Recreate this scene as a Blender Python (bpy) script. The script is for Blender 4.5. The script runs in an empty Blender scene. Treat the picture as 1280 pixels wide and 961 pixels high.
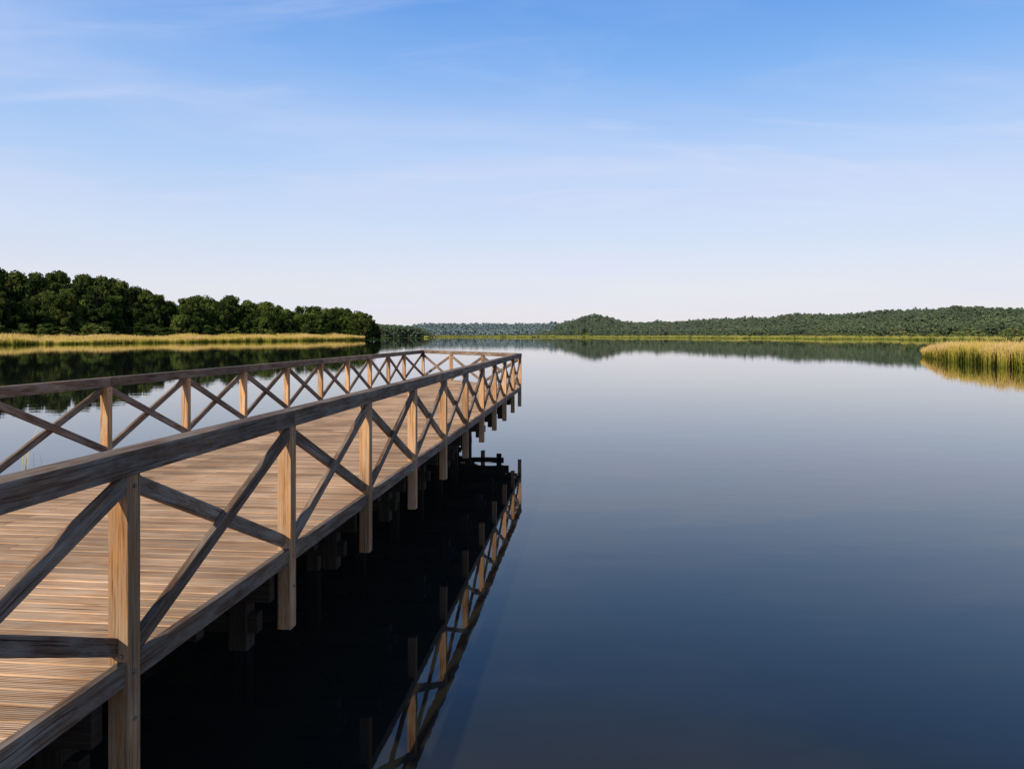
import bpy, math, random
import numpy as np
from mathutils import Vector, Matrix
random.seed(7); rng=np.random.default_rng(7)
scene=bpy.context.scene
scene.view_settings.view_transform='Standard'
scene.view_settings.look='None'
scene.view_settings.exposure=0
CAMH=3.31; F=960.0
# ------------------------------------------------------------------ helpers
def link(o,parent=None):
    scene.collection.objects.link(o)
    if parent is not None: o.parent=parent
    return o
def empty(name):
    e=bpy.data.objects.new(name,None); e.empty_display_size=0.5
    return link(e)
def new_mat(name):
    m=bpy.data.materials.new(name); m.use_nodes=True
    nt=m.node_tree
    return m,nt,nt.nodes['Principled BSDF']
def diffuse_mat(name):
    m=bpy.data.materials.new(name); m.use_nodes=True
    nt=m.node_tree; nt.nodes.remove(nt.nodes['Principled BSDF'])
    d=nt.nodes.new('ShaderNodeBsdfDiffuse'); nt.links.new(d.outputs[0],nt.nodes['Material Output'].inputs[0])
    return m,nt,d
def N(nt,t,**kw):
    n=nt.nodes.new(t)
    for k,v in kw.items(): setattr(n,k,v)
    return n
def ramp(nt,stops,interp='LINEAR'):
    r=nt.nodes.new('ShaderNodeValToRGB'); r.color_ramp.interpolation=interp
    el=r.color_ramp.elements
    while len(el)<len(stops): el.new(0.5)
    for e,(p,c) in zip(el,stops):
        e.position=p; e.color=(c[0],c[1],c[2],1)
    return r
def math_node(nt,op,a,b=None,c=None):
    n=nt.nodes.new('ShaderNodeMath'); n.operation=op
    for i,v in enumerate((a,b,c)):
        if v is None: continue
        if isinstance(v,(int,float)): n.inputs[i].default_value=v
        else: nt.links.new(v,n.inputs[i])
    return n.outputs[0]
def mixc(nt,fac,a,b,mode='MIX'):
    n=nt.nodes.new('ShaderNodeMix'); n.data_type='RGBA'; n.blend_type=mode
    for s,v in ((n.inputs[0],fac),(n.inputs[6],a),(n.inputs[7],b)):
        if isinstance(v,(int,float)): s.default_value=v
        elif isinstance(v,(tuple,list)): s.default_value=(v[0],v[1],v[2],1)
        else: nt.links.new(v,s)
    return n.outputs[2]
# ------------------------------------------------------------------ wood
def wood_mat(name,stops,rough=0.8,grooves=False,grey=0.35,greycol=(0.22,0.195,0.17)):
    m,nt,b=new_mat(name); L=nt.links
    uv=N(nt,'ShaderNodeUVMap'); uv.uv_map='UVMap'
    wv=N(nt,'ShaderNodeTexNoise'); wv.inputs['Scale'].default_value=2.2; wv.inputs['Detail'].default_value=1; L.new(uv.outputs[0],wv.inputs['Vector'])
    sp=N(nt,'ShaderNodeSeparateXYZ'); L.new(uv.outputs[0],sp.inputs[0])
    vv=math_node(nt,'MULTIPLY_ADD',wv.outputs[0],0.03,sp.outputs[1])
    cb=N(nt,'ShaderNodeCombineXYZ'); L.new(sp.outputs[0],cb.inputs[0]); L.new(vv,cb.inputs[1])
    def grain(sx,sy,det,ro):
        mp=N(nt,'ShaderNodeMapping'); mp.inputs['Scale'].default_value=(sx,sy,1); L.new(cb.outputs[0],mp.inputs[0])
        n=N(nt,'ShaderNodeTexNoise'); n.inputs['Scale'].default_value=1; n.inputs['Detail'].default_value=det; n.inputs['Roughness'].default_value=ro
        L.new(mp.outputs[0],n.inputs['Vector']); return n.outputs[0]
    g1=grain(1.4,42,5,.7); g2=grain(4,170,3,.7)
    gs=math_node(nt,'ADD',math_node(nt,'MULTIPLY',g1,0.62),math_node(nt,'MULTIPLY',g2,0.38))
    cr=ramp(nt,stops); L.new(gs,cr.inputs[0])
    mp2=N(nt,'ShaderNodeMapping'); mp2.inputs['Scale'].default_value=(0.8,4.0,1)
    n2=N(nt,'ShaderNodeTexNoise'); n2.inputs['Scale'].default_value=3.0; n2.inputs['Detail'].default_value=5; n2.inputs['Roughness'].default_value=0.7
    L.new(uv.outputs[0],mp2.inputs[0]); L.new(mp2.outputs[0],n2.inputs['Vector'])
    r2=ramp(nt,[(0.42,(0,0,0)),(0.60,(1,1,1))]); L.new(n2.outputs[0],r2.inputs[0])
    att=N(nt,'ShaderNodeAttribute'); att.attribute_name='tint'
    tint=math_node(nt,'MULTIPLY_ADD',att.outputs['Fac'],0.5,0.75)
    gc=mixc(nt,1.0,greycol,math_node(nt,'MULTIPLY_ADD',gs,1.6,0.2),'MULTIPLY')
    col=mixc(nt,math_node(nt,'MULTIPLY',r2.outputs[0],grey),cr.outputs[0],gc)
    col=mixc(nt,1.0,col,tint,'MULTIPLY')
    g3=grain(0.9,70,2,.5)
    r3=ramp(nt,[(0.31,(0.2,0.17,0.15)),(0.38,(1,1,1))]); L.new(g3,r3.inputs[0])
    col=mixc(nt,1.0,col,r3.outputs[0],'MULTIPLY')
    tc=N(nt,'ShaderNodeTexCoord'); n5=N(nt,'ShaderNodeTexNoise'); n5.inputs['Scale'].default_value=0.9; n5.inputs['Detail'].default_value=4
    L.new(tc.outputs['Object'],n5.inputs['Vector']); r5=ramp(nt,[(0.35,(.70,.69,.68)),(0.6,(1.08,1.08,1.08))]); L.new(n5.outputs[0],r5.inputs[0])
    col=mixc(nt,1.0,col,r5.outputs[0],'MULTIPLY')
    h=math_node(nt,'ADD',gs,math_node(nt,'MULTIPLY',r3.outputs[0],0.5))
    if grooves:
        s=math_node(nt,'SINE',math_node(nt,'MULTIPLY',sp.outputs[1],2*math.pi/0.0174))
        gcol=math_node(nt,'MULTIPLY_ADD',math_node(nt,'MINIMUM',s,0.1),0.42,0.98)
        col=mixc(nt,1.0,col,gcol,'MULTIPLY')
        h=math_node(nt,'MULTIPLY_ADD',math_node(nt,'MINIMUM',s,0.1),0.9,h)
    L.new(col,b.inputs['Base Color'])
    b.inputs['Roughness'].default_value=rough
    b.inputs['Specular IOR Level'].default_value=0.2
    bp=N(nt,'ShaderNodeBump'); bp.inputs['Strength'].default_value=0.6; bp.inputs['Distance'].default_value=0.004
    L.new(h,bp.inputs['Height']); L.new(bp.outputs[0],b.inputs['Normal'])
    return m
m_rail=wood_mat('weathered_rail_wood',[(0.32,(0.035,0.020,0.013)),(0.46,(0.12,0.070,0.043)),(0.56,(0.22,0.14,0.088)),(0.70,(0.40,0.29,0.19))],grey=0.8,greycol=(.27,.235,.20))
m_post=wood_mat('post_wood',[(0.32,(0.10,0.042,0.016)),(0.46,(0.38,0.19,0.08)),(0.56,(0.55,0.32,0.15)),(0.70,(0.70,0.49,0.28))],grey=0.6,greycol=(.42,.33,.24))
m_deck=wood_mat('deck_wood',[(0.32,(0.24,0.12,0.06)),(0.46,(0.50,0.295,0.16)),(0.56,(0.62,0.40,0.23)),(0.70,(0.74,0.54,0.36))],grooves=True,grey=0.6,greycol=(.60,.48,.35))
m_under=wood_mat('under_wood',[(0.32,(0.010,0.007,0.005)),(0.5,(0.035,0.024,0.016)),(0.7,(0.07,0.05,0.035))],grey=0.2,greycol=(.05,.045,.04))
m_bolt,nt,b=new_mat('galvanised_steel'); b.inputs['Metallic'].default_value=0.8; b.inputs['Roughness'].default_value=0.5
nz=N(nt,'ShaderNodeTexNoise'); nz.inputs['Scale'].default_value=80; cr=ramp(nt,[(0.3,(0.12,0.10,0.09)),(0.7,(0.35,0.34,0.33))]); nt.links.new(nz.outputs[0],cr.inputs[0]); nt.links.new(cr.outputs[0],b.inputs['Base Color'])

class Boxes:
    def __init__(s): s.v=[];s.f=[];s.uv=[];s.t=[]
    def beam(s,p0,p1,w,h,up=(0,0,1),uvlock=False,roll=0.0):
        p0=Vector(p0);p1=Vector(p1);d=(p1-p0);Ln=d.length;d.normalize()
        upv=Vector(up); side=d.cross(upv).normalized(); upv=side.cross(d).normalized()
        base=len(s.v)
        for a in (0,1):
            for (i,j) in ((-1,-1),(1,-1),(1,1),(-1,1)):
                s.v.append(p0+d*(Ln*a)+side*(w/2*i)+upv*(h/2*j))
        ou=random.random()*40 ; ov=0 if uvlock else random.random()*20
        t=random.random()
        def face(idx,uvs):
            s.f.append([base+k for k in idx]); s.uv.append([(u+ou,v+ov) for u,v in uvs]); s.t.append(t)
        face((0,4,5,1),[(0,0),(Ln,0),(Ln,w),(0,w)])
        face((2,6,7,3),[(0,w),(Ln,w),(Ln,0),(0,0)])
        face((1,5,6,2),[(0,w),(Ln,w),(Ln,w+h),(0,w+h)])
        face((3,7,4,0),[(0,w+h),(Ln,w+h),(Ln,w+2*h),(0,w+2*h)])
        face((0,1,2,3),[(0,0),(.03,0),(.03,h),(0,h)])
        face((4,7,6,5),[(0,0),(0,h),(.03,h),(.03,0)])
    def build(s,name,mat,parent,bevel=0.006):
        me=bpy.data.meshes.new(name); me.from_pydata([tuple(v) for v in s.v],[],s.f)
        uvl=me.uv_layers.new(name='UVMap')
        flat=[c for f in s.uv for p in f for c in p]; uvl.data.foreach_set('uv',flat)
        at=me.attributes.new('tint','FLOAT','FACE'); at.data.foreach_set('value',s.t)
        me.materials.append(mat); me.update()
        o=bpy.data.objects.new(name,me); link(o,parent)
        if bevel:
            md=o.modifiers.new('bevel','BEVEL'); md.width=bevel; md.segments=2; md.limit_method='ANGLE'
        return o
# ------------------------------------------------------------------ pier
pier=empty('wooden_pier')
TH=math.atan(103/960.0)
pier.rotation_euler=(0,0,-TH)
VO=-2.466
PW=0.115
VR=VO-PW/2
VL=-7.08
U0=3.90; DU=2.203
RT=2.695; RH=0.135
DECK=1.555
UEND_L=31.4
rails=Boxes();posts=Boxes();diag=Boxes();deck=Boxes();under=Boxes();kerb=Boxes()
def railing(p_list,out_dir):
    ox,oy=out_dir
    for i,(v,u) in enumerate(p_list):
        dx,dy=(p_list[min(i+1,len(p_list)-1)][0]-p_list[max(i-1,0)][0],p_list[min(i+1,len(p_list)-1)][1]-p_list[max(i-1,0)][1])
        posts.beam((v,u,0.90+random.uniform(-.01,.01)),(v,u,RT-RH+0.02),PW,PW,up=(dx,dy,0))
    for i in range(len(p_list)-1):
        a=Vector((*p_list[i],0));b_=Vector((*p_list[i+1],0));d=(b_-a).normalized()
        ou=Vector((ox,oy,0))
        zt=RT-RH-0.045; zb=1.635
        s=PW/2-0.01
        j=random.uniform(-.008,.008); j2=random.uniform(-.008,.008)
        diag.beam(a+d*s+ou*0.028+Vector((0,0,zb+j)), b_-d*s+ou*0.028+Vector((0,0,zt+j2)),0.045,0.095)
        diag.beam(a+d*s-ou*0.022+Vector((0,0,zt-j)), b_-d*s-ou*0.022+Vector((0,0,zb+j2)),0.045,0.095)
near=[(VR,U0+DU*n) for n in range(-3,11)]
left=[(VL,U0+DU*n) for n in range(-3,13)]
left[-1]=(VL,UEND_L-0.06)
railing(near,(1,0)); railing(left,(-1,0))
A=Vector((left[-1][0],left[-1][1],0)); B=Vector((near[-1][0],near[-1][1],0))
ne=3; endl=[tuple((A+(B-A)*(k/ne)).xy) for k in range(ne+1)]
nrm=Vector((-(B-A).y,(B-A).x,0)).normalized()
if nrm.y<0: nrm=-nrm
for k in range(ne):
    a=Vector((*endl[k],0));b_=Vector((*endl[k+1],0));d=(b_-a).normalized()
    diag.beam(a+d*.05+nrm*0.028+Vector((0,0,1.635)),b_-d*.05+nrm*0.028+Vector((0,0,RT-RH-.045)),.045,.095)
    diag.beam(a+d*.05-nrm*0.022+Vector((0,0,RT-RH-.045)),b_-d*.05-nrm*0.022+Vector((0,0,1.635)),.045,.095)
    if k>0: posts.beam((a.x,a.y,.9),(a.x,a.y,RT-RH+.02),PW,PW,up=(d.x,d.y,0))
def handrail(p,step=2,over=0.06):
    i=0
    while i<len(p)-1:
        j=min(i+step,len(p)-1)
        a=Vector((*p[i],RT-RH/2));b_=Vector((*p[j],RT-RH/2));d=(b_-a).normalized()
        rails.beam(a+d*0.0025,b_-d*0.0025 if j<len(p)-1 else b_+d*over,0.14,RH)
        i=j
handrail(near,2,0.07); handrail(left,2,0.07)
rails.beam(A+Vector((0,0,RT-RH/2+.004)),B+Vector((0,0,RT-RH/2+.004)),0.14,RH)
def edge(p,out,step=1):
    for i in range(0,len(p)-1,step):
        a=Vector((*p[i],1.505));b_=Vector((*p[min(i+step,len(p)-1)],1.505)); o=Vector((out[0],out[1],0))*0.018
        kerb.beam(a+o,b_+o,0.05,0.13+random.uniform(-.002,.002))
edge(near,(1,0)); edge(left,(-1,0))
kerb.beam(A+Vector((0,0,1.503)),B+Vector((0,0,1.503)),0.05,0.128)
u=U0-3*DU; pwid=0.145
vr=VR-0.012; vl=VL+0.012; k=0
while u<UEND_L-0.1:
    uc=u+pwid/2
    if uc>B.y-0.02:
        f=(uc+0.1-B.y)/(A.y-B.y); r=vr+(vl-vr)*f
    else: r=vr
    if r-vl<0.15: break
    dz=random.uniform(-.0022,.0022)
    cut=vl+(r-vl)*(0.5 if k%2 else 0.36) if r-vl>2 else None
    zc=DECK-0.014+dz; sk=random.uniform(-.0016,.0016)
    if cut:
        deck.beam((vl,uc-sk,zc),(cut-.002,uc,zc),pwid-0.009,0.028,uvlock=True)
        deck.beam((cut+.002,uc,zc),(r,uc+sk,zc),pwid-0.009,0.028,uvlock=True)
    else: deck.beam((vl,uc,zc),(r,uc,zc),pwid-0.009,0.028,uvlock=True)
    u+=pwid; k+=1
for k in range(6):
    v=VR-0.32-(k*(VR-VL-0.6)/5)
    f=(v-vr)/(vl-vr); ue=B.y+(A.y-B.y)*max(0,f)-0.2
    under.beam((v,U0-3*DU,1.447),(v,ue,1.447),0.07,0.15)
for n in range(-3,13):
    u=U0+DU*n+0.125
    r=VR-0.07
    if u>B.y: r=vr+(vl-vr)*((u+0.2-B.y)/(A.y-B.y))-.1
    if r<VL+0.4: continue
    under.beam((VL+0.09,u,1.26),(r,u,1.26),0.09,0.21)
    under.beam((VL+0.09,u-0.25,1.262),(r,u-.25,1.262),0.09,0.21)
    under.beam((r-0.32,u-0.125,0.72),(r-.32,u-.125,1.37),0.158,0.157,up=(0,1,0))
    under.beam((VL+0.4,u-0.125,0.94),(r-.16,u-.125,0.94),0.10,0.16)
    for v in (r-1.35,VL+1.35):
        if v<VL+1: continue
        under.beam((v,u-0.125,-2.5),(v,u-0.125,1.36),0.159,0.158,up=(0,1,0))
for n in range(-3,12):
    u=U0+DU*(n+.5)
    if u>B.y: continue
    under.beam((VL+0.09,u,1.30),(VR-0.16,u,1.30),0.10,0.14)
rails.build('handrail',m_rail,pier,0.008); posts.build('railing_posts',m_post,pier); diag.build('cross_braces',m_rail,pier)
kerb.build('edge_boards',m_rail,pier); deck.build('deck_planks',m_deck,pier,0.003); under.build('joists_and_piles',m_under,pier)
import bmesh
bm=bmesh.new()
def bolt(p,axis):
    q=Vector(axis).to_track_quat('Z','Y').to_matrix().to_4x4()
    bmesh.ops.create_cone(bm,cap_ends=True,segments=10,radius1=0.014,radius2=0.011,depth=0.012,matrix=Matrix.Translation(p)@q)
for (v,u) in near:
    for z in (1.50,1.25,2.50): bolt(Vector((v+PW/2+.003,u,z)),(1,0,0))
    bolt(Vector((v,u-PW/2-.003,1.50)),(0,-1,0)); bolt(Vector((v+.02,u-PW/2-.003,1.60)),(0,-1,0))
for (v,u) in left:
    for z in (1.62,2.50): bolt(Vector((v+PW/2+.003,u,z)),(1,0,0))
me=bpy.data.meshes.new('bolts'); bm.to_mesh(me); bm.free(); me.materials.append(m_bolt); link(bpy.data.objects.new('bolts',me),pier)

# ------------------------------------------------------------------ terrain
xs=[-700,-300,0,200,350,455,476,484,535,545,640,700,750,800,900,1000,1100,1200,1280,1500,2000]
Ss=[200,235,262,330,420,520,560,880,940,1300,1250,1150,1080,1000,850,700,580,480,420,330,260]
def S_of(t):
    x=t*F+640; s=np.interp(x,xs,Ss)
    k=np.clip((x-560)/60,0,1)*.045+np.clip((450-x)/60,0,1)*.012
    return s*(1+k*(np.sin(x*.047)+.6*np.sin(x*.119+2)+.4*np.sin(x*.31)))
cx=[-700,0,476,484,540,640,680,700,716,728,745,760,778,800,850,885,920,960,1000,1050,1085,1120,1160,1200,1240,1280,1500,2000]
cp=[10,10,8,8,14,13,13,15,18,24,28,25,19,16,16,21,22,21,25,26,30,32,31,33,31,31,33,33]
cd=[600,700,900,1500,3200,3200,2600,1500,1350,1300,1300,1300,1300,1250,1230,1210,1190,1150,1100,1050,1000,970,940,900,870,850,700,600]
def crest(t):
    x=t*F+640
    return np.interp(x,cx,cd),np.interp(x,cx,cp)
TREEH=9.5
def ground(X,Y):
    t=X/Y; S=S_of(t); C,p=crest(t)
    top=np.maximum(CAMH+p*C/F-TREEH,2.0)
    a=np.clip((Y-S)/25,-1,1)
    low=np.where(a<0,a*1.5,a*1.2)
    st=S+0.18*(C-S)
    s=np.clip((Y-st)/np.maximum(C-st,40),0,1); s=s*s*(3-2*s)
    fall=np.clip((Y-C)/(C*0.8),0,1)
    n=(np.sin(X*.013+Y*.007)+np.sin(X*.031-Y*.011+1.3))*1.6+np.sin(X*.021+Y*.03)*2.2*(1-s)
    return low+ s*(top+n)*(1-0.5*fall)
tt=np.linspace(-1.45,1.45,581); yy=np.geomspace(190,9000,170)
T,Y=np.meshgrid(tt,yy); X=T*Y; Z=ground(X,Y)
V=np.stack([X,Y,Z],-1).reshape(-1,3)
nc=len(tt);nr=len(yy)
i=np.arange((nr-1)*(nc-1)); r=i//(nc-1); c=i%(nc-1); a=r*nc+c
Fc=np.stack([a,a+1,a+nc+1,a+nc],-1)
def np_mesh(name,V,Fq,mats,fmat=None,smooth=False):
    me=bpy.data.meshes.new(name); k=Fq.shape[1]
    me.vertices.add(len(V)); me.vertices.foreach_set('co',np.asarray(V,dtype=np.float32).ravel())
    me.loops.add(len(Fq)*k); me.loops.foreach_set('vertex_index',Fq.astype(np.int32).ravel())
    me.polygons.add(len(Fq)); me.polygons.foreach_set('loop_start',np.arange(0,len(Fq)*k,k,dtype=np.int32))
    me.polygons.foreach_set('loop_total',np.full(len(Fq),k,dtype=np.int32))
    for m in mats: me.materials.append(m)
    if fmat is not None: me.polygons.foreach_set('material_index',fmat.astype(np.int32))
    me.update(calc_edges=True); me.validate()
    if smooth: me.polygons.foreach_set('use_smooth',np.ones(len(Fq),dtype=bool))
    return me
m_ground,nt,b=diffuse_mat('marsh_and_meadow')
g=N(nt,'ShaderNodeNewGeometry'); nz=N(nt,'ShaderNodeTexNoise'); nz.inputs['Scale'].default_value=0.03; nz.inputs['Detail'].default_value=6
nt.links.new(g.outputs['Position'],nz.inputs['Vector'])
cr=ramp(nt,[(0.3,(0.04,0.07,0.018)),(0.55,(0.08,0.12,0.03)),(0.75,(0.15,0.17,0.045))]); nt.links.new(nz.outputs[0],cr.inputs[0]); nt.links.new(cr.outputs[0],b.inputs['Color'])
link(bpy.data.objects.new('hills_terrain',np_mesh('hills_terrain',V,Fc,[m_ground],smooth=True)))

# ------------------------------------------------------------------ water
m_w,nt,b=new_mat('lake_water')
b.inputs['Base Color'].default_value=(0.012,0.014,0.012,1); b.inputs['Roughness'].default_value=0.012; b.inputs['IOR'].default_value=1.40
g=N(nt,'ShaderNodeNewGeometry')
mp=N(nt,'ShaderNodeMapping'); mp.inputs['Scale'].default_value=(0.35,0.9,1); nt.links.new(g.outputs['Position'],mp.inputs[0])
nz=N(nt,'ShaderNodeTexNoise'); nz.inputs['Scale'].default_value=1.2; nz.inputs['Detail'].default_value=3; nt.links.new(mp.outputs[0],nz.inputs['Vector'])
bp=N(nt,'ShaderNodeBump'); bp.inputs['Strength'].default_value=0.14; bp.inputs['Distance'].default_value=0.02
nt.links.new(nz.outputs[0],bp.inputs['Height']); nt.links.new(bp.outputs[0],b.inputs['Normal'])
me=bpy.data.meshes.new('lake_water'); R=9000
me.from_pydata([(-R,-R,0),(R,-R,0),(R,R,0),(-R,R,0)],[],[(0,1,2,3)]); me.materials.append(m_w)
link(bpy.data.objects.new('lake_water',me))

# ------------------------------------------------------------------ trees
def leaf_mat(name,dark,mid,light,sc=0.25,rnd=.35,haze_tint=None):
    m,nt,b=diffuse_mat(name)
    tc=N(nt,'ShaderNodeNewGeometry'); nz=N(nt,'ShaderNodeTexNoise'); nz.inputs['Scale'].default_value=sc; nz.inputs['Detail'].default_value=4
    nt.links.new(tc.outputs['Position'],nz.inputs['Vector'])
    oi=N(nt,'ShaderNodeObjectInfo')
    f=math_node(nt,'ADD',nz.outputs[0],math_node(nt,'MULTIPLY_ADD',oi.outputs['Random'],rnd,-rnd/2))
    cr=ramp(nt,[(0.3,dark),(0.5,mid),(0.72,light)]); nt.links.new(f,cr.inputs[0])
    out=cr.outputs[0]
    if haze_tint:   # aerial perspective mixed into the leaf colour, stronger with distance
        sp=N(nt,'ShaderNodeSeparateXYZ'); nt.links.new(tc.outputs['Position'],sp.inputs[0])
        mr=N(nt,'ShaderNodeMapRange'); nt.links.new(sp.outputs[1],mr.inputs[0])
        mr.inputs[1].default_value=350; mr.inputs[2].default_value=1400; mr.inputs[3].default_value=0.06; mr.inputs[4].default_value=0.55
        out=mixc(nt,mr.outputs[0],out,haze_tint)
    nt.links.new(out,b.inputs['Color'])
    return m
m_bark,nt,b=new_mat('bark'); nz=N(nt,'ShaderNodeTexNoise'); nz.inputs['Scale'].default_value=3; cr=ramp(nt,[(0.3,(0.04,0.03,0.022)),(0.7,(0.12,0.095,0.07))]); nt.links.new(nz.outputs[0],cr.inputs[0]); nt.links.new(cr.outputs[0],b.inputs['Base Color']); b.inputs['Roughness'].default_value=0.9
m_leafD=leaf_mat('dark_foliage',(0.016,0.028,0.009),(0.033,0.050,0.014),(0.066,0.085,0.022))
m_leafM=leaf_mat('foliage',(0.028,0.048,0.012),(0.062,0.095,0.022),(0.12,0.155,0.04))
m_leafH=leaf_mat('hazed_hill_foliage',(0.045,0.075,0.035),(0.080,0.120,0.052),(0.135,0.17,0.07),0.02,.22,(.15,.20,.19))
m_leafS=leaf_mat('hazed_shore_foliage',(0.06,0.10,0.03),(0.11,0.155,0.04),(0.20,0.21,0.06),0.02,.3,(.17,.22,.15))
m_leafF=leaf_mat('hazed_far_foliage',(0.15,0.21,0.25),(0.17,0.24,0.27),(0.19,0.26,0.27),0.004,.2)  # blue-grey leaf colour stands in for aerial perspective
def tube(p0,p1,r0,r1,seg=6):
    p0=np.array(p0,float);p1=np.array(p1,float);d=p1-p0;d/=np.linalg.norm(d)
    a=np.cross(d,[0.3,0.9,0.1]);a/=np.linalg.norm(a);b_=np.cross(d,a)
    th=np.linspace(0,2*np.pi,seg,endpoint=False)
    ring=np.cos(th)[:,None]*a+np.sin(th)[:,None]*b_
    v=np.vstack([p0+ring*r0,p1+ring*r1])
    f=np.array([[k,(k+1)%seg,seg+(k+1)%seg,seg+k] for k in range(seg)])
    return v,f
def make_tree(name,leaf,seed,h=1.0,nclump=26,per=170,ls=0.035,wide=0.34,low=0.12):
    rg=np.random.default_rng(seed)
    Vs=[];Fs=[];Ms=[];off=0
    def add(v,f,m):
        nonlocal off
        Vs.append(v);Fs.append(f+off);Ms.append(np.full(len(f),m));off+=len(v)
    lean=rg.normal(0,.02,2)
    pts=[np.array([0,0,-.03]),np.array([lean[0]*.3,lean[1]*.3,.3]),np.array([lean[0],lean[1],.62]),np.array([lean[0],lean[1],.88])]
    rr=[.022,.016,.010,.003]
    for k in range(3): add(*tube(pts[k],pts[k+1],rr[k],rr[k+1]),0)
    for k in range(nclump):
        z=rg.uniform(low+.06,.9)
        prof=math.sin(math.pi*min(1,max(0,(z-low+.10)/(1.08-low))))**0.6
        ang=rg.uniform(0,2*math.pi); rad=wide*prof*math.sqrt(rg.uniform(.05,1))*.8
        cpt=np.array([math.cos(ang)*rad+lean[0],math.sin(ang)*rad+lean[1],z])
        if k<12:
            st=np.array([lean[0]*.6,lean[1]*.6,max(.15,z-.14)]); add(*tube(st,cpt,.007,.002,4),0)
        cr_=np.array([1,1,.72])*rg.uniform(.07,.13)
        d=rg.normal(size=(per,3)); d/=np.linalg.norm(d,axis=1)[:,None]
        rad_=rg.uniform(.55,1.08,(per,1))
        c=cpt+d*rad_*cr_
        c[:,2]=np.minimum(c[:,2],1.0-rg.uniform(0,.04,per))
        n=d+rg.normal(0,.5,(per,3)); n/=np.linalg.norm(n,axis=1)[:,None]
        a=np.cross(n,rg.normal(size=(per,3))); a/=np.linalg.norm(a,axis=1)[:,None]; b_=np.cross(n,a)
        s=rg.uniform(.5,1.1,(per,1))*ls
        q=np.stack([c-a*s,c-b_*s*.7,c+a*s,c+b_*s*.7],1).reshape(-1,3)
        f=np.arange(per*4).reshape(-1,4); add(q,f,1)
    return np_mesh(name,np.vstack(Vs),np.vstack(Fs),[m_bark,leaf],np.concatenate(Ms))
near_dark=[make_tree('dark_tree_mesh',m_leafD,20+k,nclump=32,per=140,ls=.027,low=.04) for k in range(5)]
near_mid=[make_tree('green_tree_mesh',m_leafM,40+k,nclump=32,per=140,ls=.027,low=.04) for k in range(4)]
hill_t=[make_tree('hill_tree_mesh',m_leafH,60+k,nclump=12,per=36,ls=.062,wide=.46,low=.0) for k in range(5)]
shore_t=[make_tree('shore_shrub_mesh',m_leafS,70+k,nclump=12,per=30,ls=.07,wide=.42,low=.0) for k in range(3)]
far_t=[make_tree('far_tree_mesh',m_leafF,80+k,nclump=10,per=20,ls=.10,wide=.5,low=.0) for k in range(3)]
def place(mesh,x,y,z,h,wid,parent,nm):
    o=bpy.data.objects.new(nm,mesh); link(o,parent)
    o.location=(x,y,z); o.scale=(h*wid,h*wid,h); o.rotation_euler=(0,0,random.uniform(0,6.28))
forest=empty('tree_line')
px=[-500,-200,0,50,75,100,130,150,190,215,228,250,290,310,340,358,368,400,440,462,474]
pt=[80,90,87,79,80,76,75,69,60,45,48,50,51,46,43,35,36,37,34,26,12]
x=-180.
while x<472:
    t=(x-640)/F
    S=float(S_of(t))
    for row in range(4):
        xx=x+random.uniform(-8,8); t=(xx-640)/F
        S=float(S_of(t)); y=S+48+row*13+random.uniform(-5,5)
        if xx>440: y=S+12+row*9
        P=np.interp(xx,px,pt)
        topz=CAMH+P*y/F
        gz=float(ground(np.array(t*y),np.array(y)))
        h=(topz-gz)*(random.uniform(.58,.85) if row==0 else random.uniform(.80,1.08))
        dark = xx<212 or (xx>366 and random.random()<.45) or random.random()<.2
        if xx<212 and row==0 and random.random()<.12: dark=False
        place(random.choice(near_dark if dark else near_mid),t*y,y,gz-.3,h,random.uniform(.66,.98),forest,'tree')
    x+=9.0*262/S*1.15*1.1
for k in range(150):
    xx=random.uniform(-150,462); t=(xx-640)/F; S=float(S_of(t)); y=S+random.uniform(32,46)
    if xx>440: y=S+10
    place(random.choice(near_mid),t*y,y,.9,random.uniform(3.5,8.5),random.uniform(1.1,1.6),forest,'shrub')
hf=empty('hill_forest')
def scatter(n,x0,x1,d0,d1,meshes,h0,h1,parent,nm,wid=(.9,1.25)):
    for k in range(n):
        xx=random.uniform(x0,x1); t=(xx-640)/F
        S=float(S_of(t)); C,_=crest(t); C=float(C)
        y=S+d0+(C*1.03+d1-S)*random.random()**1.1
        gz=float(ground(np.array(t*y),np.array(y)))
        h=random.uniform(h0,h1)*(1.25 if random.random()<.06 else 1)
        place(random.choice(meshes),t*y,y,gz-.5,h,random.uniform(*wid),parent,nm)
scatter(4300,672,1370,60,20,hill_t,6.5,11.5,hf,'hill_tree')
for k in range(1000):
    xx=random.uniform(540,1370); t=(xx-640)/F; y=float(S_of(t))+5+110*random.random()**1.4
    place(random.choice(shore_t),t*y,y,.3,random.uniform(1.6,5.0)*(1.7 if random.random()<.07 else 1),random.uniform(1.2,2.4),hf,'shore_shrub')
for k in range(120):
    xx=random.uniform(474,540); t=(xx-640)/F; y=float(S_of(t))+random.uniform(10,60) if xx>484 else random.uniform(880,940)
    top=CAMH+np.interp(xx,[474,490,520,540],[15,14,12,4])*y/F
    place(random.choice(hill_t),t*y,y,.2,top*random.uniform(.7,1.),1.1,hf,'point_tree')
ff=empty('far_hill_forest')
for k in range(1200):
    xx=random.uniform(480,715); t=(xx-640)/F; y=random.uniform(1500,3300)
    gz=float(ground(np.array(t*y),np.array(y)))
    place(random.choice(far_t),t*y,y,gz-1,random.uniform(10,15),random.uniform(1.5,2.0),ff,'far_tree')

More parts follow.
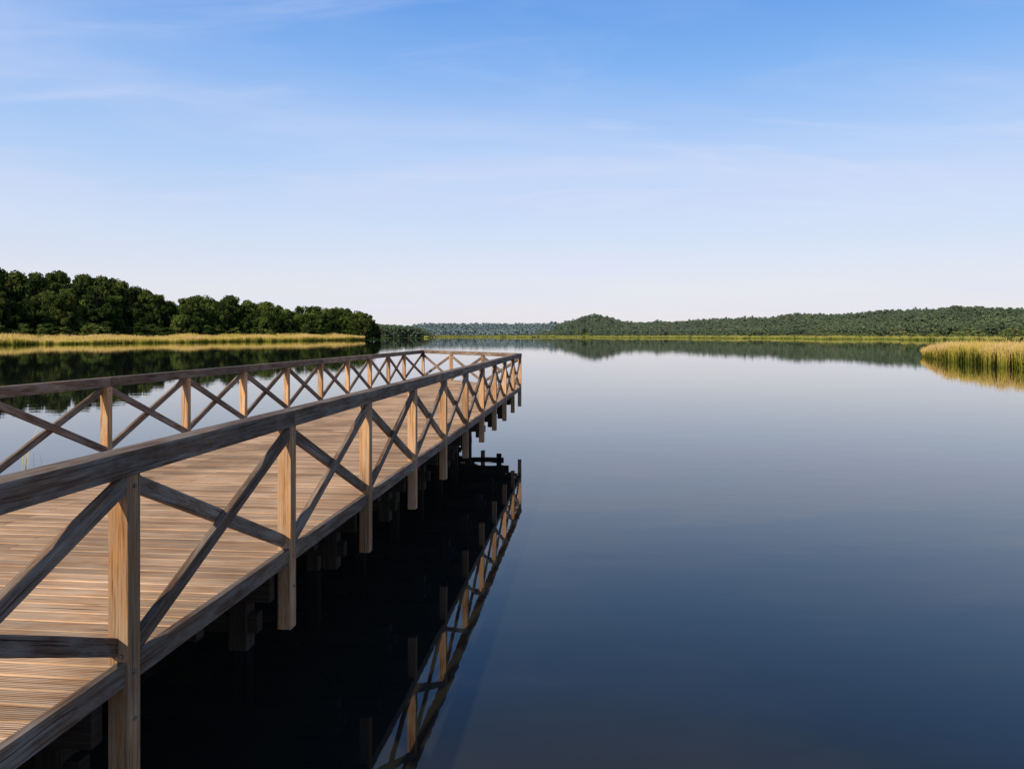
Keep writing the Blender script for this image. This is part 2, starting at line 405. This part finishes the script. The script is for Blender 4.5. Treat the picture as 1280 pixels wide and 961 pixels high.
# ------------------------------------------------------------------ reeds
def reed_mat(name,stops):
    m,nt,b=diffuse_mat(name)
    g=N(nt,'ShaderNodeNewGeometry'); nz=N(nt,'ShaderNodeTexNoise'); nz.inputs['Scale'].default_value=0.12; nz.inputs['Detail'].default_value=5
    nt.links.new(g.outputs['Position'],nz.inputs['Vector'])
    at=N(nt,'ShaderNodeAttribute'); at.attribute_name='hgt'
    f=math_node(nt,'ADD',at.outputs['Fac'],math_node(nt,'MULTIPLY_ADD',nz.outputs[0],1.5,-0.8))
    cr=ramp(nt,stops); nt.links.new(f,cr.inputs[0])
    nt.links.new(cr.outputs[0],b.inputs['Color'])
    return m
m_reed=reed_mat('reed_blades',[(0.0,(0.10,0.12,0.02)),(0.35,(0.25,0.235,0.04)),(0.7,(0.46,0.36,0.09)),(1.0,(0.52,0.38,0.17))])
m_reedf=reed_mat('distant_reed_blades',[(0.0,(0.10,0.13,0.03)),(0.5,(0.20,0.23,0.055)),(1.0,(0.36,0.32,0.10))])
def reeds(name,P,h,w,lean=.12,mat=None):
    n=len(P); ang=rng.uniform(0,np.pi,n); a=np.stack([np.cos(ang),np.sin(ang)*.5,np.zeros(n)],-1)*w[:,None]/2
    ld=rng.normal(0,lean,(n,2))
    mid=P+np.stack([ld[:,0]*h*.3,ld[:,1]*h*.3,h*.6],-1); top=P+np.stack([ld[:,0]*h,ld[:,1]*h,h],-1)
    V=np.stack([P-a,P+a,mid-a*.9,mid+a*.9,top-a*.5,top+a*.5],1).reshape(-1,3)
    k=np.arange(n)[:,None]*6
    Fq=np.concatenate([k+np.array([[0,1,3,2]]),k+np.array([[2,3,5,4]])],0)
    me=np_mesh(name,V,Fq,[mat or m_reed])
    at=me.attributes.new('hgt','FLOAT','POINT'); at.data.foreach_set('value',np.tile(np.array([0,0,.55,.55,1,1],dtype=np.float32),n))
    return link(bpy.data.objects.new(name,me))
def clumpy(P,s=0.08):
    return 1+.12*np.sin(P[:,0]*s+1)+.10*np.sin(P[:,0]*s*2.7+P[:,1]*s*1.9)+.06*np.sin(P[:,0]*s*7.1)
n=46000; xx=rng.uniform(-150,456,n); t=(xx-640)/F; S=S_of(t); y=S-3+rng.random(n)**1.3*42*np.interp(xx,[400,456],[1,.2])
P=np.stack([t*y,y,np.zeros(n)],-1); rise=np.clip((y-S)/40,0,1)*2.2; P[:,2]=rise-.1
reeds('reed_bed',P,(2.2+rng.normal(0,.28,n))*(1+(clumpy(P,.05)-1)*1.5),np.full(n,.16))
n=28000
u_=rng.random(n); v_=rng.random(n)
xx=1152+u_**.9*270; t=(xx-640)/F
yf=np.interp(xx,[1152,1175,1215,1280,1400,1570],[116,103,88,76,63,53])+1.6*np.sin(xx*.11)+1.1*np.sin(xx*.29); yb=np.interp(xx,[1152,1200,1280,1570],[122,122,112,90])
y=yf+(yb-yf)*v_**1.3+rng.normal(0,.6,n)
P=np.stack([t*y,y,np.full(n,-.15)],-1)
edgef=np.interp(xx,[1152,1162,1185],[.6,.8,1.])
reeds('reed_bed',P,(2.12+rng.normal(0,.22,n))*(1+(clumpy(P,.35)-1)*.7)*edgef,np.full(n,.05),.09)
n=26000; xx=rng.uniform(530,1380,n); t=(xx-640)/F; S=S_of(t); y=S-4+rng.random(n)*24
P=np.stack([t*y,y,np.zeros(n)],-1)
reeds('reed_bed',P,(2.0+rng.normal(0,.4,n))*clumpy(P,.03),np.full(n,.4),mat=m_reedf)
n=9; P=np.stack([-10.95+rng.normal(0,.14,n),17.3+rng.normal(0,.3,n),np.full(n,-.1)],-1)
reeds('reed_tuft',P,rng.uniform(.6,1.4,n),np.full(n,.014),.10)

# ------------------------------------------------------------------ sky, sun
EL=math.radians(31); AZ=math.radians(24)
w=bpy.data.worlds.new('World'); scene.world=w; w.use_nodes=True; nt=w.node_tree; bg=nt.nodes['Background']
STR=0.12
sky=N(nt,'ShaderNodeTexSky'); sky.sky_type='NISHITA'; sky.sun_disc=False; sky.sun_elevation=EL; sky.sun_rotation=math.pi+AZ
sky.air_density=1.0; sky.dust_density=1.0; sky.ozone_density=2.0
tc=N(nt,'ShaderNodeTexCoord'); sep=N(nt,'ShaderNodeSeparateXYZ'); nt.links.new(tc.outputs['Generated'],sep.inputs[0])
zz=math_node(nt,'MAXIMUM',sep.outputs[2],0.0)
sky_ramp=ramp(nt,[(0.0,(.86,.81,.84)),(0.06,(.80,.81,.89)),(0.13,(.66,.76,.95)),(0.225,(.45,.64,.97)),(0.32,(.24,.48,.93)),(0.41,(.10,.33,.84)),(0.52,(.05,.15,.38)),(1.0,(.025,.08,.25))])  # hand-set sky gradient; stops above the frame darkened to deepen water reflections
nt.links.new(zz,sky_ramp.inputs[0])
sky_grad=mixc(nt,1.0,sky_ramp.outputs[0],(1/STR,)*3,'MULTIPLY')
base=mixc(nt,0.87,sky.outputs[0],sky_grad)
den=math_node(nt,'ADD',zz,0.12)
cmb=N(nt,'ShaderNodeCombineXYZ'); nt.links.new(math_node(nt,'DIVIDE',sep.outputs[0],den),cmb.inputs[0]); nt.links.new(math_node(nt,'DIVIDE',sep.outputs[1],den),cmb.inputs[1])
def cloud(rot,scl,sc,lo,hi,loc,dist=.5):
    mp=N(nt,'ShaderNodeMapping'); mp.inputs['Location'].default_value=loc; mp.inputs['Rotation'].default_value=(0,0,math.radians(rot)); mp.inputs['Scale'].default_value=scl; nt.links.new(cmb.outputs[0],mp.inputs[0])
    nz=N(nt,'ShaderNodeTexNoise'); nz.inputs['Scale'].default_value=sc; nz.inputs['Detail'].default_value=7; nz.inputs['Roughness'].default_value=.55; nz.inputs['Distortion'].default_value=dist
    nt.links.new(mp.outputs[0],nz.inputs['Vector'])
    cr=ramp(nt,[(lo,(0,0,0)),(hi,(1,1,1))],'EASE'); nt.links.new(nz.outputs[0],cr.inputs[0]); return cr.outputs[0]
c1=cloud(-25,(.6,.9,1),.7,.38,.80,(3,1,0)); c2=cloud(28,(.7,2.0,1),1.2,.50,.80,(2,5,0),.9)
cf=math_node(nt,'ADD',math_node(nt,'MULTIPLY',c1,.50),math_node(nt,'MULTIPLY',c2,.34))
col=mixc(nt,cf,base,(.74/STR,.76/STR,.94/STR))
nt.links.new(col,bg.inputs[0]); bg.inputs[1].default_value=STR
sun=bpy.data.lights.new('sun','SUN'); sun.energy=4.9; sun.angle=math.radians(.5); sun.color=(1,.84,.63)
so=link(bpy.data.objects.new('sun',sun)); d=Vector((math.sin(AZ)*math.cos(EL),math.cos(AZ)*math.cos(EL),-math.sin(EL)))
so.rotation_euler=d.to_track_quat('-Z','Y').to_euler(); so.location=(-10,-20,30)
# ------------------------------------------------------------------ camera
cam=bpy.data.cameras.new('camera'); cam.sensor_width=36; cam.lens=27; cam.shift_y=-61.5/1280; cam.clip_end=20000; cam.clip_start=.05
co=link(bpy.data.objects.new('camera',cam)); co.location=(0,0,CAMH); co.rotation_euler=(math.radians(90),0,0)
scene.camera=co
